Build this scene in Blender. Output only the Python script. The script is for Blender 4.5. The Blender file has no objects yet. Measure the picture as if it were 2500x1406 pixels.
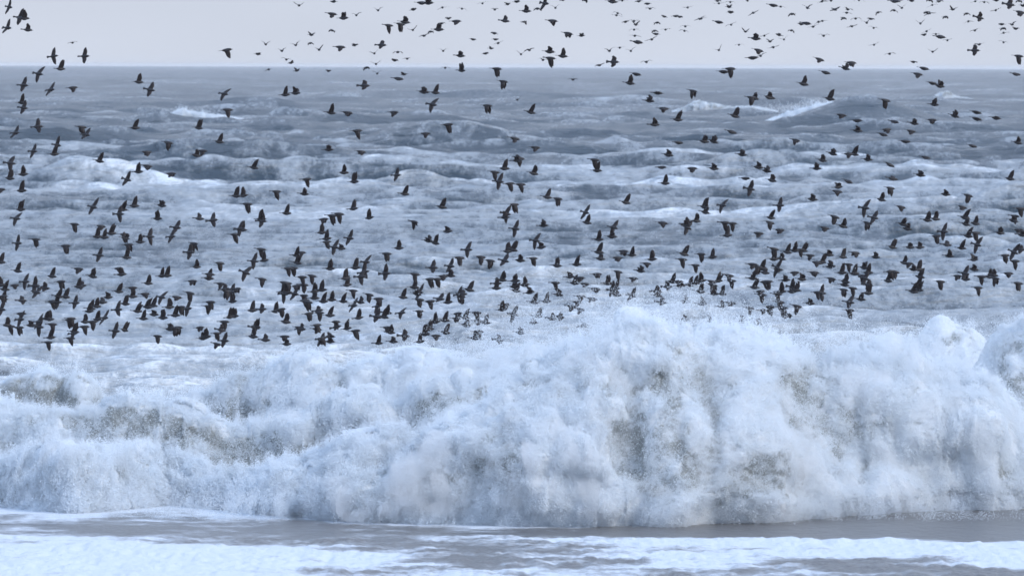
import bpy, bmesh, math, random
import numpy as np
from mathutils import Matrix, Vector

# ------------------------------------------------------------------ camera
SC = bpy.context.scene
COL = SC.collection
TH = 6.46e-5            # radians per photo pixel (2500 px wide)
CAM_H = 9.3             # dune top above the water
V0 = 162.0              # row of the true horizon in the photo
PITCH = math.atan((703 - V0) * TH)
ROLL = math.radians(0.20)
cam_d = bpy.data.cameras.new('camera')
cam_d.sensor_width = 36.0
cam_d.lens = 36.0 / (2500 * TH)
cam_d.clip_start = 1.0
cam_d.clip_end = 90000.0
cam_d.dof.use_dof = True
cam_d.dof.focus_distance = 136.0
cam_d.dof.aperture_fstop = 5.0
CAM = bpy.data.objects.new('camera', cam_d)
COL.objects.link(CAM)
CAM.matrix_world = (Matrix.Translation((0, 0, CAM_H)) @ Matrix.Rotation(math.pi / 2 - PITCH, 4, 'X')
                    @ Matrix.Rotation(ROLL, 4, 'Z'))
SC.camera = CAM
CM = np.array(CAM.matrix_world)[:3, :3]


def at(u, v, Y):
    """Point in the world at depth Y that the photo shows at pixel (u, v)."""
    u = np.asarray(u, float); v = np.asarray(v, float)
    d = np.stack([(u - 1250) * TH, -(v - 703) * TH, -np.ones_like(u)], -1) @ CM.T
    p = d * (np.asarray(Y) / d[..., 1])[..., None]
    p[..., 2] += CAM_H
    return p


# ------------------------------------------------------------------ sky, sun, exposure
SUN_EL, SUN_AZ = math.radians(38), math.radians(122)   # azimuth clockwise from straight ahead
W = bpy.data.worlds.new('World'); SC.world = W; W.use_nodes = True
nt = W.node_tree; nt.nodes.clear()
N = nt.nodes.new; L = nt.links.new
out = N('ShaderNodeOutputWorld'); bg = N('ShaderNodeBackground'); bg.inputs[1].default_value = 0.1
sky = N('ShaderNodeTexSky'); sky.sky_type = 'NISHITA'; sky.sun_disc = False
sky.sun_elevation = SUN_EL; sky.sun_rotation = SUN_AZ
sky.dust_density = 3.0; sky.air_density = 1.0; sky.altitude = 0
# unbroken high cloud: an even veil, brighter overhead as overcast skies are
tc = N('ShaderNodeTexCoord'); sep = N('ShaderNodeSeparateXYZ'); L(tc.outputs['Generated'], sep.inputs[0])
rmp = N('ShaderNodeValToRGB')
e = rmp.color_ramp.elements
e[0].position = 0.0; e[0].color = (6.65, 7.2, 8.4, 1)
e[1].position = 1.0; e[1].color = (8.2, 11.6, 17.8, 1)
m = e.new(0.045); m.color = (5.8, 6.35, 7.55, 1)
L(sep.outputs['Z'], rmp.inputs[0])
mpv = N('ShaderNodeMapping'); mpv.inputs['Scale'].default_value = (1, 1, 3.5); L(tc.outputs['Generated'], mpv.inputs[0])
veil = N('ShaderNodeTexNoise'); veil.inputs['Scale'].default_value = 9.0; veil.inputs['Detail'].default_value = 4; L(mpv.outputs[0], veil.inputs['Vector'])
vr = N('ShaderNodeMapRange'); vr.inputs[1].default_value = 0.3; vr.inputs[2].default_value = 0.7; vr.inputs[3].default_value = 0.955; vr.inputs[4].default_value = 1.045; L(veil.outputs['Fac'], vr.inputs[0])
vm = N('ShaderNodeVectorMath'); vm.operation = 'SCALE'; L(rmp.outputs[0], vm.inputs[0]); L(vr.outputs[0], vm.inputs['Scale'])
mix = N('ShaderNodeMix'); mix.data_type = 'RGBA'; mix.inputs[0].default_value = 0.88
L(sky.outputs[0], mix.inputs[6]); L(vm.outputs[0], mix.inputs[7])
L(mix.outputs[2], bg.inputs[0]); L(bg.outputs[0], out.inputs[0])

sun_d = bpy.data.lights.new('sun', 'SUN'); sun_d.energy = 1.85; sun_d.angle = math.radians(14)
sun_d.color = (1.0, 0.95, 0.89)
SUN = bpy.data.objects.new('sun', sun_d); COL.objects.link(SUN)
sd = Vector((math.sin(SUN_AZ) * math.cos(SUN_EL), math.cos(SUN_AZ) * math.cos(SUN_EL), math.sin(SUN_EL)))
SUN.rotation_euler = sd.to_track_quat('Z', 'Y').to_euler()

vs = SC.view_settings
vs.view_transform = 'Standard'; vs.look = 'None'; vs.exposure = 0.10; vs.gamma = 1.0; vs.use_curve_mapping = False
SC.cycles.use_denoising = True
SC.cycles.filter_width = 1.6
SC.cycles.use_adaptive_sampling = True
SC.cycles.adaptive_threshold = 0.02
SC.cycles.adaptive_min_samples = 32
SC.cycles.volume_bounces = 2
SC.cycles.max_bounces = 6; SC.cycles.diffuse_bounces = 5; SC.cycles.glossy_bounces = 2; SC.cycles.transmission_bounces = 5
SC.cycles.transparent_max_bounces = 8

# ------------------------------------------------------------------ helpers
rng = np.random.default_rng(7)
random.seed(5)


def _hash(ix, iy, iz, seed):
    h = (ix * np.int64(374761393) + iy * np.int64(668265263) + iz * np.int64(2147483647 - 58) * 3 + seed * np.int64(974711)) & 0xffffffff
    h = ((h ^ (h >> 13)) * np.int64(1274126177)) & 0xffffffff
    h = ((h ^ (h >> 15)) * np.int64(2246822519)) & 0xffffffff
    return ((h ^ (h >> 16)) & 0xffff).astype(np.float32) * (2.0 / 65535.0) - 1.0


def vnoise(p, seed=0):
    """Smooth value noise of points (n,3), about -1..1."""
    f = np.floor(p); i = f.astype(np.int64); t = (p - f).astype(np.float32)
    t = t * t * t * (t * (t * 6 - 15) + 10)
    r = 0
    for dx in (0, 1):
        wx = t[:, 0] if dx else 1 - t[:, 0]
        for dy in (0, 1):
            wy = t[:, 1] if dy else 1 - t[:, 1]
            for dz in (0, 1):
                wz = t[:, 2] if dz else 1 - t[:, 2]
                r = r + wx * wy * wz * _hash(i[:, 0] + dx, i[:, 1] + dy, i[:, 2] + dz, seed)
    return r


def fbm(p, octs=4, seed=0, gain=0.5, lac=2.03):
    r = 0; a = 1.0; s = 0
    for k in range(octs):
        r = r + a * vnoise(p * lac ** k + 13.7 * k, seed + k); s += a; a *= gain
    return r / s


def billow(p, octs=4, seed=0, gain=0.5, lac=2.1):
    r = 0; a = 1.0; s = 0
    for k in range(octs):
        r = r + a * (np.abs(vnoise(p * lac ** k + 7.1 * k, seed + k)) * 2.4 - 0.8); s += a; a *= gain
    return r / s


def sstep(a, b, x):
    t = np.clip((x - a) / (b - a), 0, 1)
    return t * t * (3 - 2 * t)


def grid_mesh(name, P, attrs=None):
    """Quad sheet from an array of points (rows, cols, 3)."""
    r, c = P.shape[:2]
    me = bpy.data.meshes.new(name)
    me.vertices.add(r * c); me.vertices.foreach_set('co', P.reshape(-1).astype(np.float32))
    a = (np.arange(r - 1)[:, None] * c + np.arange(c - 1)[None]).ravel()
    q = np.stack([a, a + 1, a + c + 1, a + c], 1).astype(np.int32)
    me.loops.add(q.size); me.loops.foreach_set('vertex_index', q.ravel())
    me.polygons.add(len(q)); me.polygons.foreach_set('loop_start', np.arange(0, q.size, 4, dtype=np.int32))
    me.update(calc_edges=True)
    me.polygons.foreach_set('use_smooth', np.ones(len(q), bool))
    for k, val in (attrs or {}).items():
        at_ = me.attributes.new(k, 'FLOAT', 'POINT'); at_.data.foreach_set('value', val.reshape(-1).astype(np.float32))
    return me


def obj(name, me, mat=None, parent=None):
    o = bpy.data.objects.new(name, me); COL.objects.link(o)
    if mat and not len(me.materials): me.materials.append(mat)
    if parent: o.parent = parent
    return o


def tag(o, label=None, cat=None, group=None, kind=None):
    if label: o['label'] = label
    if cat: o['category'] = cat
    if group: o['group'] = group
    if kind: o['kind'] = kind
    return o


def material(name):
    m = bpy.data.materials.new(name); m.use_nodes = True
    t = m.node_tree; t.nodes.clear()
    o = t.nodes.new('ShaderNodeOutputMaterial')
    return m, t, o


def nmath(t, op, a, b=None, clamp=False):
    n = t.nodes.new('ShaderNodeMath'); n.operation = op; n.use_clamp = clamp
    for i, x in enumerate((a, b)):
        if x is None: continue
        if isinstance(x, (int, float)): n.inputs[i].default_value = x
        else: t.links.new(x, n.inputs[i])
    return n.outputs[0]


def nnoise(t, vec, scale, detail=4, rough=0.55):
    n = t.nodes.new('ShaderNodeTexNoise'); n.inputs['Scale'].default_value = scale
    n.inputs['Detail'].default_value = detail; n.inputs['Roughness'].default_value = rough
    t.links.new(vec, n.inputs['Vector']); return n.outputs['Fac']


def nrange(t, x, a, b, c=0.0, d=1.0):
    n = t.nodes.new('ShaderNodeMapRange'); n.interpolation_type = 'SMOOTHSTEP'
    for i, k in enumerate((a, b, c, d)): n.inputs[i + 1].default_value = k
    t.links.new(x, n.inputs[0]); return n.outputs[0]


def nmix(t, f, a, b):
    n = t.nodes.new('ShaderNodeMix'); n.data_type = 'RGBA'
    if isinstance(f, (int, float)): n.inputs[0].default_value = f
    else: t.links.new(f, n.inputs[0])
    for i, x in ((6, a), (7, b)):
        if isinstance(x, tuple): n.inputs[i].default_value = (*x, 1)
        else: t.links.new(x, n.inputs[i])
    return n.outputs[2]


def nvec(t, scale):
    g = t.nodes.new('ShaderNodeNewGeometry'); mp = t.nodes.new('ShaderNodeMapping')
    mp.inputs['Scale'].default_value = scale; t.links.new(g.outputs['Position'], mp.inputs['Vector'])
    return mp.outputs[0]


def nattr(t, name):
    n = t.nodes.new('ShaderNodeAttribute'); n.attribute_name = name; return n.outputs['Fac']


FOAM = (0.86, 0.90, 0.935)
SAND_WATER = (0.33, 0.345, 0.335)

# ------------------------------------------------------------------ materials
def sea_material(name, c1, c2):
    m, t, o = material(name)
    b = t.nodes.new('ShaderNodeBsdfPrincipled')
    p1 = nvec(t, (1, 1, 1)); p2 = nvec(t, (1.0, 0.35, 1.0))
    fo = nattr(t, 'foam')
    n1 = nnoise(t, p2, 1.1, 7, 0.74); n2 = nnoise(t, p1, 4.0, 3, 0.6)
    n3 = nnoise(t, p2, 0.11, 3, 0.5)
    lace = nmath(t, 'POWER', nmath(t, 'SUBTRACT', 1.0, nmath(t, 'ABSOLUTE', nmath(t, 'MULTIPLY', nmath(t, 'SUBTRACT', nnoise(t, p2, 0.7, 4, 0.6), 0.5), 3.2)), True), 5.0)
    n = nmath(t, 'ADD', nmath(t, 'ADD', nmath(t, 'MULTIPLY', n1, 0.56), 0.12), nmath(t, 'ADD', nmath(t, 'MULTIPLY', n2, 0.12), nmath(t, 'MULTIPLY', n3, 0.08)))
    k = nmath(t, 'ADD', nmath(t, 'ADD', n, nmath(t, 'MULTIPLY', lace, 0.09)), nmath(t, 'SUBTRACT', fo, 0.5))       # coverage shifts the threshold
    f = nmath(t, 'ADD', nrange(t, k, 0.30, 0.66, 0.0, 0.40), nrange(t, k, 0.60, 0.84, 0.0, 0.42))
    water = nmix(t, nnoise(t, p1, 0.05, 2), c1, c2)
    t.links.new(nmix(t, f, water, FOAM), b.inputs['Base Color'])
    t.links.new(nrange(t, f, 0, 1, 0.22, 0.75), b.inputs['Roughness'])
    b.inputs['IOR'].default_value = 1.333
    bp = t.nodes.new('ShaderNodeBump'); bp.inputs['Strength'].default_value = 1.0; bp.inputs['Distance'].default_value = 0.8
    h = nmath(t, 'ADD', nmath(t, 'ADD', nnoise(t, nvec(t, (0.35, 0.8, 1)), 1.3, 5, 0.62), nmath(t, 'MULTIPLY', nnoise(t, nvec(t, (0.30, 0.9, 1)), 0.42, 3, 0.55), 2.2)), nmath(t, 'MULTIPLY', f, 0.08))
    t.links.new(h, bp.inputs['Height']); t.links.new(bp.outputs[0], b.inputs['Normal'])
    t.links.new(b.outputs[0], o.inputs[0])
    return m


def foam_material(name, fine=True):
    """White water: aerated foam over turbid sandy water, coverage from the attribute 'foam'."""
    m, t, o = material(name)
    fo = nattr(t, 'foam')
    f = fo
    if fine:
        n = nmath(t, 'ADD', nmath(t, 'MULTIPLY', nnoise(t, nvec(t, (1, 1, 1)), 6.0, 5, 0.65), 0.7), nmath(t, 'MULTIPLY', nnoise(t, nvec(t, (1, 1, 1)), 28.0, 2), 0.3))
        f = nrange(t, nmath(t, 'ADD', n, nmath(t, 'SUBTRACT', fo, 0.5)), 0.32, 0.62)
    c = nmix(t, f, SAND_WATER, FOAM)
    d = t.nodes.new('ShaderNodeBsdfDiffuse'); tr = t.nodes.new('ShaderNodeBsdfTranslucent')
    t.links.new(c, d.inputs[0]); t.links.new(c, tr.inputs[0])
    ms = t.nodes.new('ShaderNodeMixShader'); ms.inputs[0].default_value = 0.38 if fine else 0.45
    t.links.new(d.outputs[0], ms.inputs[1]); t.links.new(tr.outputs[0], ms.inputs[2])
    if fine:
        bp = t.nodes.new('ShaderNodeBump'); bp.inputs['Strength'].default_value = 0.6; bp.inputs['Distance'].default_value = 0.06
        t.links.new(nnoise(t, nvec(t, (1, 1, 1)), 14.0, 5, 0.65), bp.inputs['Height'])
        t.links.new(bp.outputs[0], d.inputs['Normal'])
    t.links.new(ms.outputs[0], o.inputs[0])
    return m


M_SEA = sea_material('sea_water', (0.017, 0.042, 0.066), (0.058, 0.069, 0.080))
M_TURBID = sea_material('turbid_water', (0.066, 0.074, 0.078), (0.112, 0.112, 0.106))
M_FOAM = foam_material('white_water')
M_DROP = foam_material('spray_drops', False)


def mist_material():
    m, t, o = material('mist')
    v = t.nodes.new('ShaderNodeVolumeScatter'); v.inputs['Color'].default_value = (0.975, 0.98, 0.985, 1)
    v.inputs['Density'].default_value = 1.05; v.inputs['Anisotropy'].default_value = 0.1
    t.links.new(v.outputs[0], o.inputs['Volume'])
    return m


M_MIST = mist_material()


def drops(name, pts, rad, foam, parent=None):
    """A cloud of water drops: every point a small sphere."""
    me = bpy.data.meshes.new(name)
    me.vertices.add(len(pts)); me.vertices.foreach_set('co', pts.reshape(-1).astype(np.float32))
    for k, v in (('rad', rad), ('foam', foam)):
        a = me.attributes.new(k, 'FLOAT', 'POINT'); a.data.foreach_set('value', v.astype(np.float32))
    o = obj(name, me, M_DROP, parent); o['kind'] = 'stuff'
    g = bpy.data.node_groups.get('drops')
    if g is None:
        g = bpy.data.node_groups.new('drops', 'GeometryNodeTree')
        g.interface.new_socket('Geometry', in_out='INPUT', socket_type='NodeSocketGeometry')
        g.interface.new_socket('Geometry', in_out='OUTPUT', socket_type='NodeSocketGeometry')
        gi = g.nodes.new('NodeGroupInput'); go = g.nodes.new('NodeGroupOutput')
        mp = g.nodes.new('GeometryNodeMeshToPoints'); na = g.nodes.new('GeometryNodeInputNamedAttribute')
        na.data_type = 'FLOAT'; na.inputs[0].default_value = 'rad'
        sm = g.nodes.new('GeometryNodeSetMaterial'); sm.inputs['Material'].default_value = M_DROP
        g.links.new(gi.outputs[0], mp.inputs['Mesh']); g.links.new(na.outputs[0], mp.inputs['Radius'])
        g.links.new(mp.outputs[0], sm.inputs[0]); g.links.new(sm.outputs[0], go.inputs[0])
    md = o.modifiers.new('drops', 'NODES'); md.node_group = g
    return o

# ------------------------------------------------------------------ the sea
def sea():
    rows, cols = 1060, 900
    v = np.linspace(1262, 165.5, rows)
    Yr = CAM_H / ((v - V0) * TH)
    su = np.linspace(-0.86, 0.86, cols) * 2500 * TH
    dY = np.abs(np.gradient(Yr))
    X = Yr[:, None] * su[None]; Y = np.repeat(Yr[:, None], cols, 1)
    Z = np.zeros_like(X); DX = np.zeros_like(X); DY = np.zeros_like(X); J = np.zeros_like(X); SL = np.zeros_like(X)
    r = np.random.default_rng(21)
    comps = []
    for lam in np.geomspace(55, 135, 12): comps.append((lam, 0.235, r.normal(0, 9)))
    for lam in np.geomspace(11, 42, 26): comps.append((lam, 0.012 * lam ** 0.85, r.normal(4, 17)))
    for lam in np.geomspace(1.3, 10.0, 46): comps.append((lam, 0.0245 * lam ** 0.80, r.normal(5, 23)))
    for lam, deg in ((19, -27), (24, 24), (30, -20), (27, 30), (36, 16)): comps.append((lam, 0.17, deg))
    # patchiness: gusts and groups
    grp = 0.75 + 0.5 * fbm(np.stack([X.ravel() / 26, Y.ravel() / 90, 0 * X.ravel()], 1), 2, 3).reshape(X.shape)
    shallow = 0.38 + 0.62 * sstep(200, 620, Y); chop = 0.75 + 0.25 * sstep(180, 500, Y)
    for lam, a, deg in comps:
        k = 2 * math.pi / lam; an = math.radians(deg)
        kx, ky = k * math.sin(an), -k * math.cos(an)
        ph = r.uniform(0, 6.283)
        w = sstep(0.03, 0.28, lam / (2.0 * dY))[:, None] * (chop if lam < 5 else shallow)
        if lam < 45: w = w * grp
        th = kx * X + ky * Y + ph
        s, c = np.sin(th), np.cos(th)
        A = a * w
        Z += A * c
        q = 0.75
        DX -= q * A * math.sin(an) * s; DY += q * A * math.cos(an) * s
        if lam < 24: J += A * k * c
        if lam > 16: SL += A * k * math.cos(an) * s
    # single swells that stand out
    foam_extra = np.zeros_like(X)
    for u, vb, vc, wu, fy, fo in ((2110, 300, 247, 150, 17, 0), (1330 - 250, 378, 308, 230, 9, 0), (2440, 512, 437, 170, 7, 0), (1240, 262, 240, 130, 12, 0), (220, 470, 425, 130, 7, 0),
                                  (950, 345, 322, 160, 8, 0), (1080, 470, 440, 110, 6, 0), (2080, 500, 475, 150, 6, 0)):
        Yw = CAM_H / ((vb - V0) * TH)
        p = at(u, vc, Yw)
        sx = wu * Yw * TH
        yy = Y - Yw
        prof = np.where(yy < 0, np.exp(-(yy / fy) ** 2), np.exp(-(yy / (2.2 * fy)) ** 2))
        bump = np.exp(-(np.abs(X - p[0]) / sx) ** 2.8) * prof
        Z = Z + (p[2] - 0.5) * bump
    J = J + 0.10 * fbm(np.stack([X.ravel() * 0.5, Y.ravel() * 0.12, 0 * X.ravel()], 1), 3, 9).reshape(X.shape)
    # foam cover: breaking crests, drifting veils, the churned surf zone, painted-in sheen
    P2 = np.stack([X.ravel() / 9, Y.ravel() / 42, 0 * X.ravel()], 1)
    veil = fbm(P2, 4, 31).reshape(X.shape)
    foam = 0.368 + 0.11 * veil
    foam += 0.20 * sstep(0.2, 0.9, J) * (0.45 + 0.55 * sstep(-0.2, 0.5, fbm(P2 * 2.3, 3, 55).reshape(X.shape))) - 0.14 * sstep(0.0, -0.6, J)
    foam += (0.06 * sstep(-0.02, -0.16, SL) - 0.20 * sstep(-0.08, 0.16, SL) * (0.35 + 0.65 * sstep(260, 520, Y))) * (0.7 + 0.6 * fbm(P2 * 3, 2, 58).reshape(X.shape))     # clean steep faces, foam on the backs
    foam += 0.14 * sstep(600, 530, Y) * sstep(350, 430, Y) * (0.85 + 0.6 * veil) + 0.035 * sstep(650, 500, Y)     # mid-distance band: thin foam, with the water's bright sheen put into its colour
    foam += 0.15 * sstep(300, 190, Y) + 0.06 * sstep(900, 350, Y)
    foam -= 0.02 * sstep(900, 2500, Y)
    for u, v0, ru, Yr_, amt in ((600, 296, 75, 14, 0.35), (1470, 256, 22, 20, 0.3),
                             (1490, 292, 45, 14, 0.15), (1650, 352, 40, 9, 0.25), (1100, 405, 420, 30, 0.09), (700, 425, 420, 30, 0.08),
                             (1700, 392, 360, 36, 0.10), (2000, 395, 120, 30, 0.08), (230, 385, 260, 36, 0.08), (1750, 560, 420, 14, 0.2), (500, 560, 500, 14, 0.16), (2330, 420, 50, 10, 0.3)):  # the broad faint patches paint silvery sheen on the water as foam
        Yw = CAM_H / ((v0 - V0) * TH); x0 = (u - 1250) * Yw * TH
        foam += amt * np.exp(-((X - x0) / (ru * Yw * TH)) ** 2 - ((Y - Yw) / Yr_) ** 2)
    dark = [(2115, 296, 100, 26, 0.22), (1080, 345, 260, 30, 0.12), (2420, 470, 200, 16, 0.18), (220, 445, 130, 16, 0.08)]
    for u, v0, ru, Yr_, amt in dark:
        Yw = CAM_H / ((v0 - V0) * TH); x0 = (u - 1250) * Yw * TH
        foam -= amt * np.exp(-((X - x0) / (ru * Yw * TH)) ** 2 - ((Y - Yw) / Yr_) ** 2)
    Z += 1.5 * sstep(1400, 5000, Y) * fbm(np.stack([X.ravel() / 55, Y.ravel() / 260, 0 * X.ravel()], 1), 3, 77).reshape(X.shape)
    Z -= 0.7 * sstep(150, 131, Y)
    P = np.stack([X + DX, Y + DY, Z], -1)
    me = grid_mesh('sea', P, {'foam': foam})
    return tag(obj('sea', me, M_SEA), kind='structure')


sea()


# ------------------------------------------------------------------ the shore break
def interp(pts, x):
    a = np.array(pts, float)
    return np.interp(x, a[:, 0], a[:, 1])


def smooth1(a, n):
    k = np.hanning(n + 2)[1:-1]; k /= k.sum()
    return np.convolve(np.pad(a, n // 2, 'edge'), k, 'valid')[:len(a)]


def flow(q, seed):
    """Coordinates along the water's own motion: leaning, wandering curtains."""
    a = 0.35 + 0.7 * vnoise(q * (0.22, 0.1, 0.18), seed + 301)
    c, s = np.cos(a), np.sin(a)
    return np.stack([q[:, 0] * c + q[:, 2] * s, q[:, 1], q[:, 2] * c - q[:, 0] * s], 1)


def roller(name, label, Yc, crest, umin, umax, toe=None, lean=2.6, lobes=(), thin=(), mists=(), cover=0.62, seed=0,
           step=0.035, n_pts=200000, fluff=0.16, plume=(), rough=1.0, face=0.0, mist=0.0, group=None, big=1.0, mat=None):
    """A broken wave: a bank of white water from its toe over the crest to its back, with drops thrown off it."""
    pxm = Yc * TH
    nu = int((umax - umin) * pxm / step)
    u = np.linspace(umin, umax, nu)
    vc = smooth1(interp(crest, u), max(3, int(0.22 / step)))
    pc = at(u, vc, np.full(nu, Yc))
    H = np.maximum(pc[:, 2], 0.02); X = pc[:, 0]
    if toe is not None:
        vt = smooth1(interp(toe, u), max(3, int(0.5 / step)))
        d = at(u, vt, np.full(nu, 100.0)); d[:, 2] -= CAM_H
        Y0 = d[:, 1] * (-CAM_H / d[:, 2])
    else:
        Y0 = np.full(nu, Yc) - 0.9 - 0.9 * H
    Y0 = Y0 - 0.40 * np.clip(H, 0, 1.5) * fbm(np.stack([X * 0.9, 0 * X, 0 * X], 1), 3, seed + 18, 0.6)
    Yk = Y0 + 0.5 + lean * H / 4.2 + 0.3 * vnoise(np.stack([X * 0.5, 0 * X, 0 * X], 1), seed + 5)
    # the crest depth is wherever the bank carries it: refit the height so that its line stays true
    pk = at(u, vc, Yk); X = pk[:, 0]
    xs = np.stack([X, 0 * X, 0 * X], 1) * (133.0 / Yc)
    H = np.maximum(pk[:, 2], 0.02)
    Hj = H * (1 + 0.10 * fbm(xs * 1.3, 3, seed + 15, 0.6) + 0.05 * fbm(xs * 5, 2, seed + 16))
    nf = int(max(60, (H.max() + lean) / step)); nb = 26
    s = np.linspace(0, 1, nf)[:, None]
    ph = s * math.pi / 2
    Yf = Y0 + (Yk - Y0) * (1 - np.cos(ph)) ** 0.9
    Zf = H * np.sin(ph) ** 0.92 - 0.03 + (Hj - H) * s ** 5
    b = np.linspace(0, 1, nb)[1:, None] ** 1.3
    D = 2.5 + 1.6 * H
    Yb = Yk + D * b
    Zb = Hj * (np.cos(b * math.pi / 2) ** 1.6) - 0.35 * b
    Y = np.vstack([Yf, Yb]); Z = np.vstack([Zf, Zb]); XX = np.repeat(X[None], len(Y), 0)
    P = np.stack([XX, Y, Z], -1)
    # big lobes and hollows of the falling water
    Hs = np.clip(H / 2.0, 0.12, 1.0)[None]
    sh = np.zeros_like(Z)
    for lu, lv, ru, rv, amt in lobes:
        c = at(lu, lv, Y0.mean())
        sh += amt * np.exp(-((XX - c[0]) / (ru * pxm)) ** 2 - ((Z - c[2]) / (rv * pxm)) ** 2)
    P[..., 1] -= sh
    gx = np.gradient(P, axis=1); gy = np.gradient(P, axis=0)
    nrm = np.cross(gx, gy); nrm /= np.linalg.norm(nrm, axis=-1, keepdims=True) + 1e-9
    q = P.reshape(-1, 3)
    dsp = 0.30 * billow(q * (0.62, 0.5, 0.55), 2, seed + 1) + 0.16 * fbm(q * 1.7, 2, seed + 5) + 0.10 * fbm(flow(q, seed) * (2.2, 1.4, 1.3), 3, seed + 11) + 0.035 * billow(q * 6.0, 2, seed + 21, 0.6)
    dsp = dsp.reshape(Z.shape) * Hs * rough
    edge = sstep(0, 0.10, np.vstack([s, 1 - b * 0.5]))
    P = P + nrm * (dsp * (0.25 + 0.75 * edge))[..., None]
    # how much air is in it
    q = P.reshape(-1, 3)
    cov = cover + 0.34 * fbm(q * (0.7, 0.5, 0.9) + 31, 3, seed + 41).reshape(Z.shape) + 0.22 * fbm(q * 3.1, 3, seed + 51).reshape(Z.shape)
    cov += 0.22 * sstep(0.1, -0.0, s[:, 0][..., None] if False else np.vstack([s, 1 - 0 * b]))
    sv = np.vstack([s, 1 + 0 * b])
    fn = 0.35 + 1.3 * sstep(-0.25, 0.45, fbm(q * (0.9, 0.6, 1.2), 3, seed + 45).reshape(Z.shape))
    cov += face * fn * (0.9 * sstep(0.72, 0.98, sv) - 1.0 * sstep(0.05, 0.3, sv) * sstep(0.9, 0.6, sv))
    cov += 0.35 * dsp / (np.abs(dsp).max() + 1e-6)
    for tu, tv, ru, rv, amt in thin:
        c = at(tu, tv, Y0.mean())
        w = np.exp(-((XX - c[0]) / (ru * pxm)) ** 2 - ((P[..., 2] - c[2]) / (rv * pxm)) ** 2)
        cov -= (0.48 * amt if amt > 0 else amt) * w * (0.7 + 0.9 * fbm(q * 2.2, 3, seed + 61).reshape(Z.shape))
    cov = np.clip(cov, 0, 1)
    root = bpy.data.objects.new(name, None); COL.objects.link(root)
    c0 = np.array([X.mean(), Y0.mean(), 0]); root.location = c0
    tag(root, label, 'wave', group)
    o = obj('foam_bank', grid_mesh('foam_bank', P - c0, {'foam': cov}), mat or M_FOAM, root)
    # drops: hugging the bank, thrown off in fingers, and drifting plumes over the crest
    r = np.random.default_rng(seed + 100)
    n = int(n_pts * 1.75)
    i = r.random(n) ** 1.15 * (nf + 8); j = r.random(n) * (P.shape[1] - 1.01)
    ii, jj = i.astype(int), j.astype(int); fi, fj = (i - ii)[:, None], (j - jj)[:, None]
    A = (P[ii, jj] * (1 - fi) + P[ii + 1, jj] * fi) * (1 - fj) + (P[ii, jj + 1] * (1 - fi) + P[ii + 1, jj + 1] * fi) * fj
    nn = nrm[ii, jj]
    hs = Hs[0][jj]
    fA = flow(A, seed); fing = sstep(-0.1, 0.7, fbm(fA * (2.3, 1.6, 1.7), 2, seed + 71)) + 0.7 * sstep(0.0, 0.6, vnoise(fA * (8.0, 6.0, 6.0), seed + 77))
    e = r.exponential(1.0, n) * fluff * hs * (0.35 + 1.3 * fing)
    up = np.array([0, -0.25, 1.0])
    near_top = sstep(nf * 0.55, nf * 0.95, i) * sstep(nf + 10, nf, i)
    dirn = nn + up * (0.35 + 0.9 * near_top)[:, None]
    dirn /= np.linalg.norm(dirn, axis=1, keepdims=True)
    B = A + dirn * e[:, None] + r.normal(0, 0.012, (n, 3))
    keep = fbm(flow(B, seed) * (5.0, 4.0, 3.6), 3, seed + 81, 0.65) > (-0.30 + 0.70 * np.clip(e / (fluff * 2.6), 0, 1))
    keep &= B[:, 2] > 0.0
    if mat: keep &= cov[ii, jj] > 0.5
    keep &= r.random(n) < 0.25 + 1.1 * cov[ii, jj]
    B, e, cf = B[keep], e[keep], cov[ii, jj][keep]
    B, e, cf = B[:n_pts], e[:n_pts], cf[:n_pts]
    rad = big * r.uniform(0.0035, 0.0075, len(B)) * (1 - 0.3 * np.clip(e / 0.6, 0, 1))
    rad[r.random(len(B)) < 0.025] *= 2.3
    foam = np.clip(0.45 * cf + 0.58 + 0.6 * e, 0, 1)
    allB, allR, allF = [B], [rad], [foam]
    for pu, pv, ru, rv, dy, cnt in plume:
        m = int(cnt * 2.2)
        pp = at(r.normal(pu, ru, m), r.normal(pv, rv, m), Yk.mean() + r.normal(dy, 0.35, m))
        kk = fbm(pp * (3.2, 3.2, 2.2), 4, seed + 91, 0.6) > r.uniform(-0.1, 0.4, m)
        pp = pp[kk][:cnt]
        pp = pp[pp[:, 2] > 0.02]
        allB.append(pp); allR.append(big * r.uniform(0.0028, 0.007, len(pp))); allF.append(np.full(len(pp), 0.97))
    B = np.vstack(allB)
    drops('spray', B - c0, np.concatenate(allR), np.concatenate(allF), root)
    if mist:
        # fine mist hanging on the bank: a closed layer, thick in some places and nothing in others
        k = 3
        Q = P[:nf + 14:k, ::k]; nq = nrm[:nf + 14:k, ::k] + (0, -0.15, 0.35); nq = nq / np.linalg.norm(nq, axis=-1, keepdims=True)
        g = Q.reshape(-1, 3)
        th = fbm(flow(g, seed + 3) * (0.8, 0.7, 0.65), 4, seed + 401, 0.6).reshape(Q.shape[:2]) + 0.07
        th = mist * 0.95 * np.maximum(th, 0.0) * Hs[:, ::k] + 0.22 * mist * np.maximum(0, fbm(g * 2.2, 2, seed + 411).reshape(Q.shape[:2]) + 0.1) * Hs[:, ::k]
        for mu, mv, ru, rv, amt in mists:
            c = at(mu, mv, Y0.mean())
            th = th + amt * np.exp(-((Q[..., 0] - c[0]) / (ru * pxm)) ** 2 - ((Q[..., 2] - c[2]) / (rv * pxm)) ** 2)
        sk = (np.arange(Q.shape[0]) * k / nf)[:, None]
        torn = 0.12 + 1.25 * sstep(-0.32, 0.42, fbm(flow(g, seed) * (2.4, 2.0, 1.5), 3, seed + 421, 0.68).reshape(Q.shape[:2]))
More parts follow.
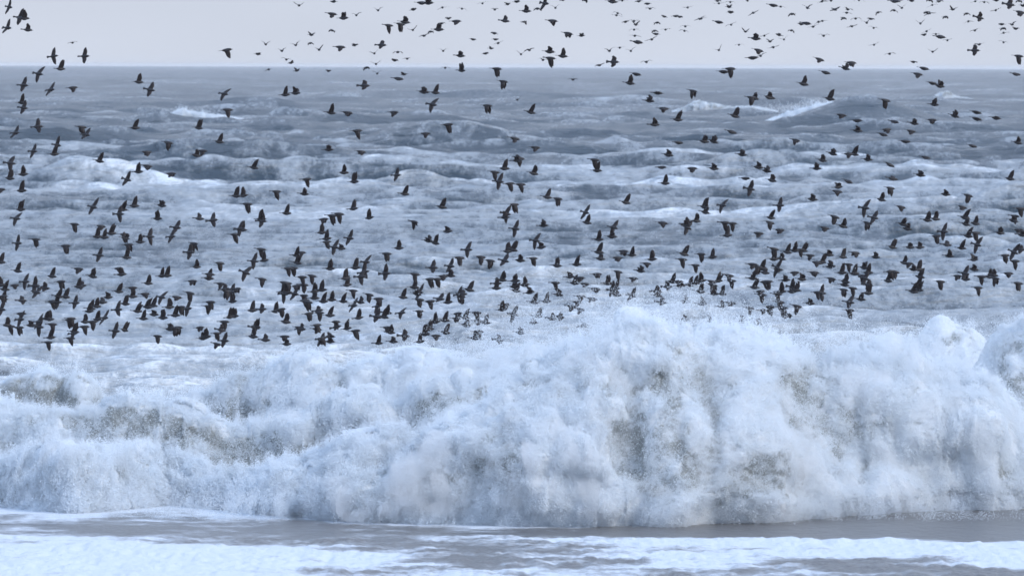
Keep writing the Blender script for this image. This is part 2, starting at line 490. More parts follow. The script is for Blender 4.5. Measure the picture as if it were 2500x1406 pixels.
        th = th * torn * (1 - 0.70 * sstep(0.62, 0.95, sk)) * sstep(-0.02, 0.14, sk)
        O = Q + nq * (th + 0.002)[..., None]; I = Q - nq * 0.10
        O[..., 2] = np.maximum(O[..., 2], 0.02)
        rr, cc = Q.shape[:2]
        ring = np.concatenate([O, I[::-1]], 0)
        V = ring.reshape(-1, 3) - c0; R2 = 2 * rr
        F = []
        a = (np.arange(R2)[:, None] * cc + np.arange(cc - 1)[None]); b2 = (((np.arange(R2) + 1) % R2)[:, None] * cc + np.arange(cc - 1)[None])
        F = np.stack([a, a + 1, b2 + 1, b2], -1).reshape(-1, 4).tolist()
        for e_ in (0, cc - 1):
            for t_ in range(rr - 1):
                f4 = [t_ * cc + e_, (t_ + 1) * cc + e_, (R2 - 2 - t_) * cc + e_, (R2 - 1 - t_) * cc + e_]
                F.append(f4 if e_ == 0 else f4[::-1])
        me = bpy.data.meshes.new('mist'); me.from_pydata(V.tolist(), [], F); me.update()
        mo = obj('mist', me, M_MIST, root); mo['kind'] = 'stuff'
    return root


TOE = [(-500, 1248), (0, 1250), (200, 1267), (420, 1246), (600, 1262), (900, 1288), (1250, 1296), (1600, 1296), (1800, 1287),
       (2000, 1276), (2250, 1260), (2500, 1255), (3000, 1250)]
roller('breaking_wave', 'tall white breaking wave exploding into spray along the beach', 133.0,
       [(-500, 1130), (0, 1125), (60, 1110), (150, 1090), (250, 1082), (300, 1078), (420, 1100), (520, 1130), (640, 1150), (750, 1120), (900, 1075), (1050, 1030),
        (1150, 980), (1250, 910), (1350, 858), (1430, 828), (1480, 802), (1540, 782), (1620, 780), (1670, 806), (1710, 824), (1770, 812),
        (1850, 824), (1930, 828), (1960, 852), (2060, 846), (2150, 852), (2220, 872), (2290, 894), (2330, 880), (2400, 888), (2440, 925),
        (2470, 1010), (2500, 1090), (3000, 1120)],
       -420, 2920, TOE, lean=3.4,
       lobes=((1780, 1090, 140, 150, 1.0), (1330, 1060, 230, 170, 0.9), (2280, 1010, 190, 130, 0.7), (1560, 840, 130, 60, 0.5), (1900, 860, 150, 60, 0.5),
              (1610, 1020, 80, 110, -0.8), (1960, 960, 110, 80, -0.7), (2080, 1090, 110, 90, -0.5), (2130, 1210, 400, 50, 0.6), (700, 1200, 300, 50, 0.5), (250, 1120, 150, 60, 0.4)),
       thin=((1620, 1000, 70, 110, 0.45), (1950, 955, 80, 60, 0.6), (1820, 1130, 120, 60, 0.25), (2120, 1010, 130, 90, 0.35), (140, 1165, 70, 40, 0.8), (440, 1195, 40, 30, 0.7),
             (1530, 830, 40, 25, 0.4), (2020, 1120, 130, 90, 0.3), (350, 1150, 60, 40, 0.3)),
       mists=((950, 1200, 260, 50, 0.28), (1330, 1130, 200, 120, 0.30), (1780, 1050, 110, 130, 0.30), (2150, 1190, 260, 40, 0.22)),
       cover=0.71, face=0.06, rough=1.1, mist=1.0, seed=3, step=0.036, n_pts=1350000, fluff=0.20,
       plume=((1560, 800, 170, 40, 0.2, 40000), (1300, 850, 120, 35, 0.3, 26000), (1900, 830, 170, 30, 0.2, 26000), (1640, 740, 60, 22, 0.0, 3500), (1350, 760, 60, 45, 0.4, 2500),
              (2250, 860, 120, 30, 0.1, 14000), (1800, 1040, 140, 130, -3.4, 40000), (1250, 1100, 260, 110, -3.0, 60000), (850, 1235, 280, 30, -3.6, 90000), (1500, 1250, 300, 26, -3.4, 70000), (2000, 1235, 260, 22, -3.2, 40000), (2080, 820, 14, 26, 0, 1500)))
roller('broken_wave', 'brownish broken wave tumbling behind the low end of the tall breaker', 139.0,
       [(-500, 1010), (0, 1000), (100, 1005), (200, 1015), (300, 995), (400, 998), (450, 992), (520, 1035), (570, 1055), (650, 1015), (700, 998),
        (800, 990), (950, 965), (1100, 935), (1250, 905), (1500, 900), (1800, 1000), (2000, 1150)],
       -420, 2000, None, lean=2.2, thin=((230, 1010, 90, 28, 0.75), (400, 1030, 90, 45, 0.8), (330, 1040, 150, 40, 0.4), (780, 985, 60, 25, 0.4)), lobes=((470, 1010, 50, 40, 0.5), (800, 1010, 150, 40, 0.3)),
       cover=0.69, face=0.24, mist=0.35, rough=1.2, seed=33, step=0.042, n_pts=560000, fluff=0.18, group='broken waves behind the breaker',
       plume=((480, 985, 60, 14, 0, 5000), (850, 960, 200, 16, 0, 12000)))
roller('broken_wave', 'white crumbling ridge of foam rising towards the tall breaker from behind', 152.0,
       [(330, 1110), (420, 1040), (460, 965), (560, 915), (650, 897), (700, 892), (800, 903), (900, 895), (1000, 885), (1100, 875), (1200, 858), (1300, 850),
        (1400, 860), (1700, 900), (2000, 1110)],
       330, 2000, None, lean=1.8, thin=((470, 950, 40, 16, 0.7), (600, 920, 60, 20, 0.25)), cover=0.72, face=0.18, mist=0.4, rough=1.2, seed=63, step=0.046, n_pts=360000, fluff=0.18,
       group='broken waves behind the breaker', plume=((700, 880, 60, 14, 0, 6000), (900, 870, 150, 14, 0, 9000), (1200, 850, 100, 14, 0, 6000)))
roller('broken_wave', 'small brown foaming wave alone on the flat water far behind', 170.0,
       [(-500, 915), (-100, 925), (0, 930), (60, 912), (120, 902), (200, 910), (232, 935), (262, 985), (330, 1015), (420, 1030)],
       -420, 420, None, lean=1.4, thin=((95, 960, 60, 16, 0.9), (20, 970, 40, 15, 0.8), (170, 985, 40, 16, 0.7)), cover=0.66, face=0.28, mist=0.3, rough=1.2, seed=93, step=0.045, n_pts=110000, fluff=0.15,
       group='broken waves behind the breaker', plume=((120, 895, 50, 10, 0, 4500),))
roller('broken_wave', 'short brownish foam hump behind the far end of the tall breaker', 152.0,
       [(2100, 1100), (2220, 900), (2260, 838), (2300, 806), (2340, 794), (2385, 800), (2420, 835), (2450, 900), (2600, 1050), (2700, 1100)],
       2100, 2700, None, lean=1.8, thin=((2320, 830, 60, 18, 0.8),), cover=0.78, face=0.14, seed=123, step=0.045, n_pts=70000, fluff=0.14,
       group='broken waves behind the breaker', plume=((2340, 790, 40, 8, 0, 2000),))
roller('broken_wave', 'greenish grey wave face cut by the edge of the photo', 140.0,
       [(2300, 1160), (2380, 900), (2420, 850), (2455, 808), (2500, 785), (2600, 772), (2800, 790), (3000, 800)],
       2300, 2950, None, lean=2.4, thin=((2470, 950, 60, 120, 0.6), (2480, 870, 40, 40, 0.4), (2700, 950, 160, 120, 0.4)), cover=0.84, face=0.12, mist=0.4, seed=153, step=0.045, n_pts=110000, fluff=0.15,
       group='broken waves behind the breaker', plume=((2480, 790, 40, 14, 0, 2500),))

FAR_G = 'waves breaking far out'
roller('far_wave', 'pale foaming shoulder of the humped wave far out', 1080.0,
       [(1830, 300), (1870, 296), (1900, 284), (1950, 268), (2000, 256), (2030, 252), (2050, 262), (2075, 290), (2090, 302)], 1830, 2090, None,
       lean=3.0, thin=((2060, 280, 30, 20, 0.5),), cover=0.8, seed=203, step=0.16, n_pts=30000, fluff=0.16, big=6.0, group=FAR_G,
       plume=((1950, 268, 40, 8, 0, 3000), (1985, 252, 16, 5, 0, 1200)))
roller('far_wave', 'whitecap with a pointed white peak far out on the water', 1058.0,
       [(330, 303), (365, 298), (385, 290), (410, 284), (435, 271), (447, 264), (462, 273), (500, 277), (540, 283), (570, 288), (620, 294), (690, 299), (740, 303)], 330, 740, None,
       lean=2.0, cover=0.8, seed=233, step=0.16, n_pts=30000, fluff=0.14, big=6.0, group=FAR_G,
       plume=((447, 268, 8, 5, 0, 900), (470, 276, 30, 5, 0, 1500)))
roller('far_wave', 'thin line of foam beside the humped wave far out', 1290.0,
       [(1640, 272), (1670, 262), (1690, 252), (1710, 247), (1750, 256), (1790, 262), (1830, 259), (1870, 266), (1900, 272)], 1640, 1900, None,
       lean=2.0, cover=0.56, seed=263, step=0.18, n_pts=14000, fluff=0.14, rough=0.8, big=6.0, group=FAR_G)
roller('far_wave', 'small distant crest of foam near the horizon', 1750.0,
       [(2250, 247), (2275, 238), (2300, 226), (2318, 226), (2335, 236), (2375, 243), (2400, 247)], 2250, 2400, None,
       lean=2.0, cover=0.58, seed=293, step=0.22, n_pts=7000, fluff=0.14, rough=0.8, big=7.0, group=FAR_G)


# ------------------------------------------------------------------ swash: backwash water and the lace of foam before the breaker
def swash():
    Yr = np.arange(106.0, 132.5, 0.085); nx = 600
    su = np.linspace(-0.66, 0.66, nx) * 2500 * TH
    X = Yr[:, None] * su[None]; Y = np.repeat(Yr[:, None], nx, 1)
    q = np.stack([X.ravel(), Y.ravel(), 0 * X.ravel()], 1)
    edge = 123.3 + 1.6 * fbm(q * (0.22, 0.02, 1), 4, 201, 0.6).reshape(X.shape) - 0.03 * X
    body = sstep(1.6, -1.0, Y - edge)
    lumps = billow(q * (1.9, 0.9, 1), 4, 211, 0.6).reshape(X.shape)
    foam = 0.16 + 0.22 * fbm(q * (0.5, 0.16, 1), 4, 221).reshape(X.shape) + 0.38 * sstep(5, -2, X) - 0.06
    foam = foam * (1 - body) + body * (0.62 + 0.55 * fbm(q * (0.30, 0.35, 1), 4, 231).reshape(X.shape) - 0.06 * sstep(119.5, 117, Y))
    tu = np.array([t_[0] for t_ in TOE], float); tp = at(tu, np.array([t_[1] for t_ in TOE], float), np.full(len(tu), 100.0)); tp[:, 2] -= CAM_H
    tp = tp * (-CAM_H / tp[:, 2])[:, None]
    gap = np.interp(X, tp[:, 0], tp[:, 1]) - Y
    reach = 0.7 + 1.1 * sstep(-0.3, 0.5, fbm(q * (0.8, 0.02, 1), 3, 271).reshape(X.shape)) * sstep(9, -2, X)
    foam = np.maximum(foam, foam + 0.42 * np.exp(-np.maximum(gap, 0) / reach) - 0.04)
    Z = 0.012 + 0.02 * fbm(q * (0.9, 0.35, 1), 3, 241).reshape(X.shape) + body * (0.03 + 0.055 * np.maximum(lumps, -0.3))
    Z += 0.05 * sstep(0.5, -0.1, np.abs(Y - edge + 0.4)) * (0.5 + 0.5 * vnoise(q * (0.8, 0.2, 1), 251).reshape(X.shape))
    me = grid_mesh('swash_foam', np.stack([X, Y, Z + 0.10], -1), {'foam': foam})
    return tag(obj('swash_water', me, M_SWASH), kind='structure')


def swash_material():
    m, t, o = material('swash')
    b = t.nodes.new('ShaderNodeBsdfPrincipled')
    fo = nattr(t, 'foam')
    p = nvec(t, (0.42, 0.5, 1))
    n = nmath(t, 'ADD', nmath(t, 'MULTIPLY', nnoise(t, p, 2.2, 6, 0.68), 0.75), nmath(t, 'MULTIPLY', nnoise(t, p, 14.0, 3, 0.6), 0.25))
    f = nrange(t, nmath(t, 'ADD', n, nmath(t, 'SUBTRACT', fo, 0.5)), 0.40, 0.66)
    t.links.new(nmix(t, f, (0.130, 0.124, 0.122), (0.58, 0.62, 0.67)), b.inputs['Base Color'])
    t.links.new(nrange(t, f, 0, 1, 0.3, 0.8), b.inputs['Roughness'])
    b.inputs['IOR'].default_value = 1.333
    bp = t.nodes.new('ShaderNodeBump'); bp.inputs['Strength'].default_value = 0.8; bp.inputs['Distance'].default_value = 0.07
    t.links.new(nnoise(t, nvec(t, (1, 0.5, 1)), 4.0, 5, 0.6), bp.inputs['Height']); t.links.new(bp.outputs[0], b.inputs['Normal'])
    t.links.new(b.outputs[0], o.inputs[0])
    return m


M_SWASH = swash_material()
swash()

# birds read off the photograph: pose code -> photo pixels
NEAR = {"S": "23,18 50,44 19,69 131,138 207,138 95,181 58,209 58,264 124,220 367,220 548,230 38,325 93,310 210,330 140,356 1056,256 1331,9 82,370 140,355 26,399 311,439 228,506 292,523 40,534 431,556 419,578 366,578 44,594 464,616 969,428 520,538 640,540 586,559 854,582 817,604 1219,444 1237,522 1258,559 1430,519 1308,588 1142,610 1498,556 1832,462 1764,502 1904,502 1678,556 2112,508 2134,532 2304,566 2386,598 243,624 62,688 86,698 90,714 140,738 184,740 395,726 288,756 458,754 4,756 50,780 94,786 96,798 180,814 256,776 282,808 620,638 600,666 564,712 548,832 894,640 890,664 882,676 942,668 694,718 720,718 864,746 922,748 980,764 920,774 784,830 1057,654 1100,650 1232,637 1024,714 1122,720 1496,708 1074,730 1254,768 1544,722 1898,654 1934,700 1504,704 2112,680 2074,738 2006,716 2356,668 2476,616",
 "U": "60,46 148,169 54,251 339,201 330,313 485,313 536,347 1127,173 697,232 1063,227 808,276 1374,138 1538,204 1296,275 1655,293 1794,284 1962,206 2026,242 133,377 24,436 57,426 243,394 338,420 53,466 51,512 300,512 328,503 385,534 238,578 255,580 272,570 342,591 620,410 840,422 865,444 577,479 594,478 988,474 638,535 700,521 863,510 902,532 786,568 592,562 798,583 974,606 1232,412 1303,424 1458,417 1336,482 1079,506 1433,544 1063,594 1240,614 1252,610 1462,585 1462,616 1624,448 1528,495 1720,506 1722,519 1882,532 1700,540 1776,575 2086,377 2152,488 2466,437 2264,538 2284,535 2356,532 2358,548 2381,546 2058,553 2364,577 2348,606 2179,604 2,640 309,629 480,652 43,662 127,675 226,675 396,674 408,673 362,692 12,707 143,724 160,725 192,700 8,730 222,754 218,760 290,712 324,724 306,742 336,760 360,750 374,746 414,750 350,778 398,776 428,770 18,794 114,778 122,780 124,824 182,810 208,786 238,780 304,806 236,748 2,696 645,636 510,680 568,736 616,758 674,760 698,786 562,774 572,772 504,822 628,798 618,822 724,624 726,642 806,656 868,654 844,680 848,696 984,726 768,712 786,708 692,712 702,714 768,728 790,736 810,732 838,736 946,764 806,770 876,776 938,774 848,802 954,812 924,838 1360,649 1408,646 1012,702 1146,708 1226,684 1212,704 1256,700 1260,710 1282,696 1402,692 1484,692 1094,738 1064,786 1086,782 1050,804 1038,816 1088,812 1026,834 1136,776 1186,788 1226,756 1314,772 1334,736 1304,738 1543,623 1592,633 1670,621 1740,628 1642,688 1684,696 1698,692 1712,686 1710,712 1754,686 1744,718 1764,718 1890,633 1922,616 1940,612 1962,612 1860,656 1838,680 1842,702 1944,708 1908,712 1934,712 2058,628 2008,640 2056,666 2086,668 2120,666 2064,688 2120,716 2208,642 2244,658 2246,676 2168,686 2230,712 2244,708 2242,696 2416,676",
 "u": "68,74 839,45 1046,8 989,55 1071,73 1124,137 722,228 1035,225 1285,28 1495,5 1845,95 1342,127 1586,247 1598,305 1842,241 1877,239 1742,346 1720,346 2064,168 2295,211 2281,256 2232,302 2331,284 2094,320 2485,349 480,380 395,502 306,582 803,366 743,474 833,607 1263,392 1233,531 1327,551 1093,565 1322,604 1046,588 1494,578 1632,379 1812,378 1743,412 1852,409 1872,418 1885,441 1984,487 1676,548 1994,412 2033,376 2008,392 2119,390 2047,457 2247,428 2309,475 2474,539 2205,548 2215,559 2442,569 2496,574 2222,604 2246,604 297,670 264,726 376,768 76,794 416,804 496,826 700,840 880,738 806,834 960,834 1270,636 1466,632 1018,718 1100,673 1258,686 1294,714 1364,720 1392,676 1138,794 1160,826 1270,812 1302,788 1564,662 1662,698 1606,722 1714,742 1762,748 1736,786 1814,784 1850,790 1908,632 1958,682 1918,684 1978,741 1506,720 2024,622 2138,628 2028,651 2110,654 2062,696 2102,731 2230,658 2318,625 2378,634 2378,658 2358,682 2426,672",
 "D": "554,123 556,269 200,311 411,349 949,63 978,60 1213,169 1229,200 1190,259 872,320 1094,305 1344,143 1783,169 1692,223 1835,239 2487,138 2162,246 182,548 304,573 314,598 87,585 160,601 474,595 749,438 675,468 604,499 811,527 828,523 574,573 798,591 1269,387 1208,421 1245,449 1271,451 1452,391 1362,486 1256,500 1011,542 1770,544 1788,546 1880,544 2174,460 2364,478 2492,510 2478,528 2118,545 2038,530 2286,577 2382,569 149,688 7,724 128,736 324,703 464,716 442,750 26,797 47,800 128,792 118,836 174,778 170,782 172,826 206,798 226,786 385,821 434,800 428,802 638,609 537,643 640,682 554,712 514,738 508,748 686,756 548,786 530,814 704,656 716,655 738,677 762,674 944,620 862,710 694,690 702,692 742,696 742,722 902,720 924,730 744,734 752,738 754,766 780,764 774,794 820,786 868,808 730,800 786,826 1122,630 1174,628 1197,637 1302,631 1013,670 1050,682 1068,682 1126,726 1356,691 1024,732 1050,736 1024,760 1164,764 1168,810 1509,664 1712,621 1666,634 1698,648 1740,696 1786,686 1830,752 1890,608 1954,610 1850,652 1876,688 1868,688 1898,718 1860,720 1904,738 1912,752 1880,750 1946,748 1996,714 2072,646 2106,674 2060,708 2082,704 2074,758 2174,663 2186,664 2296,688 2396,676 2430,680 2388,703 2486,692 2454,624 2478,638",
 "d": "178,215 811,35 1114,53 831,116 849,276 962,275 1039,327 1349,52 1387,83 1852,124 1620,266 1257,339 2491,31 2001,146 2079,154 2241,182 2055,282 2276,294 2165,317 2225,321 1943,343 359,372 495,369 360,406 418,425 2,463 247,553 882,371 790,536 1307,361 1690,412 1618,545 1904,562 1852,570 2072,377 2044,468 2200,506 2350,506 2014,557 2486,562 192,657 290,656 470,687 36,697 354,718 432,726 52,766 488,800 512,670 539,693 577,706 530,840 695,822 736,617 724,699 774,804 946,800 1082,675 1416,679 1428,694 1458,670 1454,706 1064,820 1118,766 1114,778 1168,784 1234,744 1418,724 1446,730 1410,738 1418,756 1396,748 1522,614 1508,630 1579,644 1546,680 1656,688 1738,688 1780,673 1784,740 1978,624 1838,646 1900,658 1940,666 1988,666 1856,712 1864,758 1924,768 1994,642 2088,618 2030,681 2218,644 2338,674 2462,668",
 "G": "1030,8 973,193 1557,104 1755,55 1838,142 1554,182 1767,176 1606,228 1787,323 1657,349 1888,14 2184,4 1969,58 2296,91 2016,178 2256,168 2481,182 1882,239 2277,204 2093,295 2184,298 2384,275 2385,291 2432,289 2156,329 2211,346 2375,357 1616,409 1820,436 2173,403 2260,385 2071,444 2180,437",
 "B": "1233,52 932,111 890,210 1499,152 2465,12 2391,44 2380,124 487,534 2312,598 110,704 200,698 54,734 250,738 550,706 640,755 540,806 622,800 648,830 778,758 822,798 736,804 806,822 988,820 1130,718 1214,692 1218,830 1348,778 1368,774 1426,796 1630,700 1604,712 1616,738 1672,736 1672,780 1868,666 2120,696 2492,610"}
FAR = {"M": "177,105 1128,22 699,146 971,128 1087,166 1519,2 1587,22 1508,33 1505,38 1548,52 1548,73 1550,88 1625,73 1673,65 1671,76 1783,6 1825,2 1804,110 1326,147 1578,152 1399,195 1906,17 2070,24 2067,32 2089,46 2097,1 2126,47 2133,69 2011,88 2172,132 2285,84 2403,6 2450,104",
 "s": "630,133 814,5 1010,24 1240,11 1208,24 1095,46 1078,58 1051,78 811,75 760,86 758,106 630,133 711,154 866,111 963,148 994,144 894,166 986,182 725,173 802,174 1155,97 1206,82 1210,97 1199,119 1186,131 1262,5 1374,1 1428,1 1312,22 1280,54 1420,88 1559,4 1580,10 1527,54 1604,56 1598,76 1601,84 1621,41 1650,40 1660,42 1752,3 1780,18 1784,31 2029,2 1933,35 2060,45 2226,3 2144,31 2183,26 1956,60 1932,75 1901,86 1880,102 2230,152 2270,1 2293,4 2261,31 2308,42 2256,86 2433,2 2488,3 2360,34 2445,60 2449,70 2480,71 2497,15",
 "V": "730,14 870,38 923,26 1008,74 649,109 722,111 688,125 779,122 914,131 918,157 921,180 1082,125 1356,20 1552,61 1820,78 1755,123 1272,133 1488,125 1540,125 1263,244 1971,20 2202,20 2116,56 1914,97 2277,127 2247,58 2326,24 2471,61",
 "L": "1080,19 1178,9 1035,88 656,170 1216,106 1591,97 1679,19 1708,47 1712,46 1785,61 1755,9 1839,32 1866,88 1857,137 1292,123 1513,117 1463,160 2007,4 2038,24 2193,3 2080,65 1998,54 2008,52 1985,66 1868,88 1888,116 2134,110 2276,13 2270,33 2262,77 2313,99 2381,4 2431,26 2364,53 2380,75 2450,81 2391,109"}


# ------------------------------------------------------------------ birds
def bird_material(name, base, trans):
    m, t, o = material(name)
    d = t.nodes.new('ShaderNodeBsdfPrincipled'); d.inputs['Roughness'].default_value = 0.55
    n = nnoise(t, nvec(t, (1, 1, 1)), 40.0, 3)
    t.links.new(nmix(t, n, tuple(0.7 * c for c in base), tuple(1.3 * c for c in base)), d.inputs['Base Color'])
    if trans:
        tr = t.nodes.new('ShaderNodeBsdfTranslucent'); tr.inputs[0].default_value = (*trans, 1)
        ms = t.nodes.new('ShaderNodeMixShader'); ms.inputs[0].default_value = 0.45
        t.links.new(d.outputs[0], ms.inputs[1]); t.links.new(tr.outputs[0], ms.inputs[2]); t.links.new(ms.outputs[0], o.inputs[0])
    else:
        t.links.new(d.outputs[0], o.inputs[0])
    return m


M_BODY = bird_material('dark_plumage', (0.014, 0.012, 0.015), None)
M_WING = bird_material('wing_feathers', (0.034, 0.027, 0.028), (0.12, 0.082, 0.076))


def bird_mesh(name, d1, d2, sweep, fold=1.0, asym=0.0, tail=1.0):
    """A starling heading +X: body, beak, tail fan and two pointed wings. d1/d2: inner/outer wing angle, sweep: backward angle of the hand."""
    vs, fs, mi = [], [], []
    prof = [(0.100, 0.001, 0.0), (0.078, 0.0050, 0.002), (0.066, 0.016, 0.004), (0.044, 0.0205, 0.004), (0.010, 0.0290, -0.002), (-0.028, 0.026, -0.002), (-0.060, 0.015, 0.003), (-0.080, 0.008, 0.005)]
    k = 8
    for x, r, z in prof:
        for a in range(k):
            t = 2 * math.pi * a / k
            vs.append((x * 1.14, 1.22 * r * math.cos(t), z + 1.22 * r * math.sin(t)))
    for i in range(len(prof) - 1):
        for a in range(k):
            b = (a + 1) % k
            fs.append((i * k + a, i * k + b, (i + 1) * k + b, (i + 1) * k + a)); mi.append(0)
    # tail fan, a thin closed wedge
    o = len(vs); w = 0.026 * tail
    for z in (0.0030, 0.0090):
        vs += [(-0.068, -0.010, z), (-0.068, 0.010, z), (-0.142, w, z), (-0.150, w * 0.4, z), (-0.146, 0, z), (-0.150, -w * 0.4, z), (-0.142, -w, z)]
    fs.append(tuple(range(o + 6, o - 1, -1))); mi.append(0)
    fs.append(tuple(range(o + 7, o + 14))); mi.append(0)
    for a in range(7):
        b = (a + 1) % 7
        fs.append((o + a, o + b, o + 7 + b, o + 7 + a)); mi.append(0)
    # wings: stations along the span
    st = [0.0, 0.18, 0.36, 0.52, 0.66, 0.80, 0.92, 1.0]
    ch = [0.088, 0.090, 0.086, 0.080, 0.070, 0.053, 0.032, 0.006]
    span = 0.184 * fold
    for sgn in (1, -1):
        o = len(vs)
        y, z, x = 0.014, 0.006, 0.036
        A1, A2 = math.radians(d1 + sgn * asym), math.radians(d2 + sgn * asym)
        for j, (s, c) in enumerate(zip(st, ch)):
            if j:
                ds = (s - st[j - 1]) * span
                f = sstep(0.3, 0.6, (s + st[j - 1]) / 2)
                a = A1 * (1 - f) + A2 * f
                sw = math.radians(-14) * (1 - f) + math.radians(sweep) * f
                y += ds * math.cos(a) * math.cos(sw); z += ds * math.sin(a) * math.cos(sw); x -= ds * math.sin(sw)
            th = 0.0045 * (1 - s) + 0.0008
            a = A1 if s < 0.4 else A2
            ny, nz = -math.sin(a), math.cos(a)
            for cx, t in ((0.0, 0.3), (0.3, 1.0), (1.0, 0.15)):
                xx = x - cx * c
                for q in (1, -1):
                    vs.append((xx, sgn * (y + q * t * th * ny), z + q * t * th * nz))
        for j in range(len(st) - 1):
            b0, b1 = o + j * 6, o + (j + 1) * 6
            ring = [0, 2, 4, 5, 3, 1]
            for a in range(6):
                p, q = ring[a], ring[(a + 1) % 6]
                f = (b0 + p, b0 + q, b1 + q, b1 + p)
                fs.append(f if sgn < 0 else f[::-1]); mi.append(1)
        b1 = o + (len(st) - 1) * 6
        fs.append(tuple(b1 + r for r in [0, 2, 4, 5, 3, 1])); mi.append(1)
    me = bpy.data.meshes.new(name)
    me.from_pydata(vs, [], fs)
    me.materials.append(M_BODY); me.materials.append(M_WING)
    me.polygons.foreach_set('material_index', mi)
    me.polygons.foreach_set('use_smooth', [True] * len(fs))
    me.update()
    return me


# pose code: meshes (inner, outer wing angle, sweep, fold), roll towards the viewer
POSE = {
    'U': [(78, 84, 8, 1.0), (70, 82, 14, 1.0), (84, 80, 2, 1.02), (72, 74, 22, 0.95)],
    'u': [(58, 50, 48, 0.85), (66, 58, 42, 0.8), (48, 40, 55, 0.85)],
    'D': [(-62, -76, 4, 0.98), (-50, -78, 10, 1.0), (-70, -70, 16, 0.92)],
    'd': [(-34, -58, 40, 0.75), (-22, -66, 30, 0.7), (-46, -50, 45, 0.7)],
    'S': [(8, 4, 8, 1.0), (16, 20, 14, 0.97), (-4, -8, 4, 1.0), (22, 10, 20, 0.92)],
    'B': [(20, -10, 40, 0.75), (30, 20, 46, 0.75)],
    'G': [(6, -10, 82, 0.55), (10, 4, 78, 0.6)],
    'V': [(34, 30, 12, 1.0), (44, 26, 16, 1.0), (24, 40, 8, 1.0)],
    'M': [(26, -30, 12, 1.0), (18, -38, 18, 1.0), (10, -20, 10, 1.0)],
    'L': [(4, 0, 10, 1.0), (10, -8, 10, 1.0), (-4, 6, 14, 1.0)],
    's': [(24, -20, 30, 0.8), (-10, -40, 30, 0.8), (30, 10, 30, 0.85)],
}
_j = random.Random(3)
MESH = {p: [bird_mesh('bird', a[0] + _j.gauss(0, 7), a[1] + _j.gauss(0, 9), a[2] + _j.gauss(0, 6), a[3], _j.gauss(0, 4), _j.uniform(0.6, 1.35))
            for a in (v * 3)[:9]] for p, v in POSE.items()}
SAYS = {'U': 'wings raised high', 'u': 'wings half raised', 'D': 'wings beating down', 'd': 'wings half lowered', 'S': 'wings spread, banking',
        'B': 'wings partly closed', 'G': 'wings folded', 'V': 'wings in a vee', 'M': 'arched wings', 'L': 'level wings', 's': 'wings half hidden'}


def unpack(d):
    o = []
    for p, t in d.items():
        for w in t.split():
            u, v = w.split(','); o.append((p, int(u), int(v)))
    res = []
    for b in sorted(o, key=lambda b: (b[2], b[1])):
        if all(abs(b[1] - c[1]) > 3 or abs(b[2] - c[2]) > 3 for c in res[-60:]): res.append(b)
    return res


ONES = 'zero one two three four five six seven eight nine ten eleven twelve thirteen fourteen fifteen sixteen seventeen eighteen nineteen'.split()
TENS = 'zero ten twenty thirty forty fifty sixty seventy eighty ninety hundred'.split()


def num(n):
    n = int(n)
    return ONES[n] if n < 20 else TENS[n // 10] + ('-' + ONES[n % 10] if n % 10 else '')


def zone(u, v):
    if v < 150: return 'against the pale sky'
    if v < 185: return 'crossing the horizon'
    if v < 300: return 'over the far swells'
    if v < 460: return 'over the grey swells'
    if v < 620: return 'over foamy sea'
    return 'low over surf'


def bird_matrix(p, u, v, rnd, far):
    Y = rnd.uniform(180, 206) if far else rnd.uniform(136.5, 144)
    P = Vector(at(u, v, Y))
    if not far:
        t = min(1.0, max(0.0, (u - 900) / 1200))
        pitch = rnd.gauss(-2 - 9 * t * (1 if v < 560 else 0.45), 5)       # nose down to the right of the flock
        yaw = rnd.gauss(-2, 13)
        roll = {'S': rnd.choice((rnd.gauss(68, 8), rnd.gauss(64, 9))), 'B': rnd.gauss(42, 12)}.get(p, rnd.gauss(6, 8))
        if p == 'S': yaw, roll = rnd.gauss(-24, 11), rnd.gauss(58, 8)
    else:
        if p == 's': yaw = rnd.choice((rnd.gauss(40, 12), rnd.gauss(140, 12), rnd.gauss(-40, 10)))
        else: yaw = rnd.gauss(90, 16) if rnd.random() < 0.5 else rnd.gauss(-80, 16)
        pitch = rnd.gauss(0, 6); roll = rnd.gauss(0, 7)
        if p == 'L': roll = (17 if yaw < 0 else -17) + rnd.gauss(0, 6)
        if p == 'V': roll = (8 if yaw < 0 else -8) + rnd.gauss(0, 8)
    R = (Matrix.Rotation(math.radians(yaw), 4, 'Z') @ Matrix.Rotation(math.radians(-pitch), 4, 'Y')
         @ Matrix.Rotation(math.radians(roll), 4, 'X'))
    s = rnd.uniform(0.98, 1.08) if far else rnd.uniform(1.08, 1.22)
    return Matrix.Translation(P) @ R @ Matrix.Scale(s, 4)


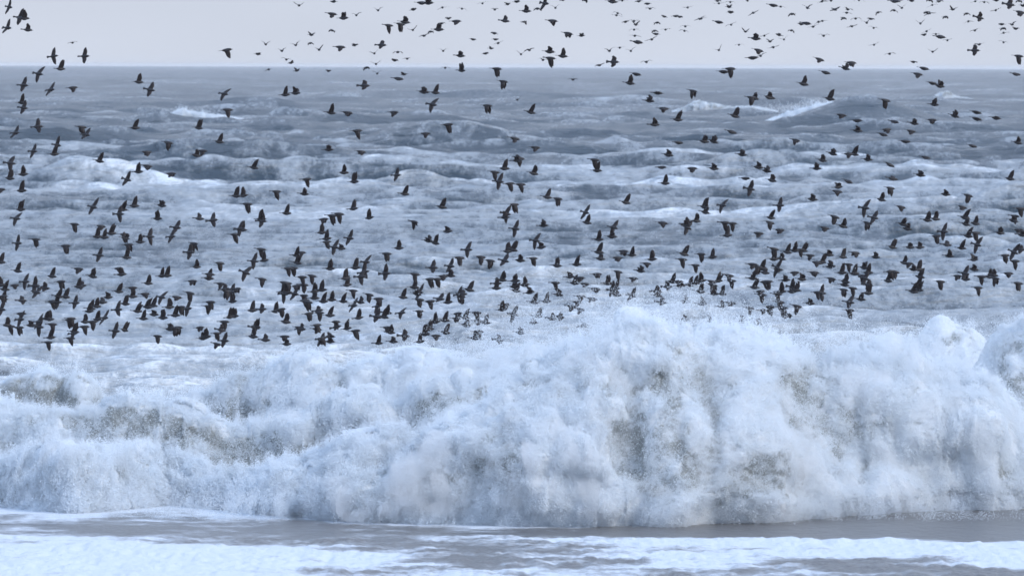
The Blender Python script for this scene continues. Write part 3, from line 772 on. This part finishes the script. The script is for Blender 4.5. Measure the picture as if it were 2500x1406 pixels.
def flock():
    rnd = random.Random(11)
    near, far = unpack(NEAR), unpack(FAR)
    used = set()

    def crowd(b):
        return sorted((b[1] - c[1]) ** 2 + (b[2] - c[2]) ** 2 for c in near if c is not b)[0]
    size = {'S': 1.25, 'U': 1.1, 'D': 1.05, 'B': 0.9, 'u': 0.9, 'd': 0.85, 'G': 0.6}
    order = sorted(near, key=lambda b: -size[b[0]] * min(1.0, math.sqrt(crowd(b)) / 26))
    ones = set(order[:300])
    rest_v, rest_f, rest_m = [], [], []
    for lst, isfar in ((near, False), (far, True)):
        for b in lst:
            p, u, v = b
            me = rnd.choice(MESH[p]); M = bird_matrix(p, u, v, rnd, isfar)
            if isfar or b in ones:
                o = bpy.data.objects.new('distant_bird' if isfar else 'starling', me); COL.objects.link(o)
                o.matrix_world = M
                a, d = u / 25.0, v / 14.06
                for da, dd in ((0, 0), (0.5, 0), (0, 0.5), (0.5, 0.5), (-0.5, 0), (0, -0.5)):
                    where = f'{num(max(0, a + da))} percent across, {num(max(0, d + dd))} down'
                    lab = f'small distant bird with {SAYS[p]}, {where}' if isfar else f'starling with {SAYS[p]} {zone(u, v)}, {where}'
                    if lab not in used: break
                used.add(lab)
                tag(o, lab, 'bird', 'small distant birds in the sky' if isfar else 'starlings of the flock')
            else:
                n = len(rest_v); mm = np.array(M)
                co = np.empty(len(me.vertices) * 3, np.float32); me.vertices.foreach_get('co', co)
                co = co.reshape(-1, 3) @ mm[:3, :3].T + mm[:3, 3]
                off = sum(len(x) for x in rest_v)
                rest_v.append(co)
                for pl in me.polygons:
                    rest_f.append(tuple(off + i for i in pl.vertices)); rest_m.append(pl.material_index)
    me = bpy.data.meshes.new('starling_flock')
    me.from_pydata(np.vstack(rest_v).tolist(), [], rest_f)
    me.materials.append(M_BODY); me.materials.append(M_WING)
    me.polygons.foreach_set('material_index', rest_m); me.polygons.foreach_set('use_smooth', [True] * len(rest_f)); me.update()
    tag(obj('starling_flock', me), 'dense mass of dark starlings crowding low over surf', 'flock', kind='stuff')


flock()


# ------------------------------------------------------------------ sea haze
def haze():
    me = bpy.data.meshes.new('haze'); bm = bmesh.new()
    bmesh.ops.create_cube(bm, size=1.0)
    for v in bm.verts:
        v.co = Vector((v.co.x * 40000, v.co.y * 62000 + 30000, -3.0 if v.co.z < 0 else 16.0))
    bm.to_mesh(me); bm.free()
    m, t, o = material('sea_haze')
    v = t.nodes.new('ShaderNodeVolumePrincipled'); v.inputs['Color'].default_value = (0.96, 0.97, 0.99, 1); v.inputs['Density'].default_value = 2e-5
    t.links.new(v.outputs[0], o.inputs['Volume'])
    tag(obj('haze', me, m), kind='stuff')


haze()
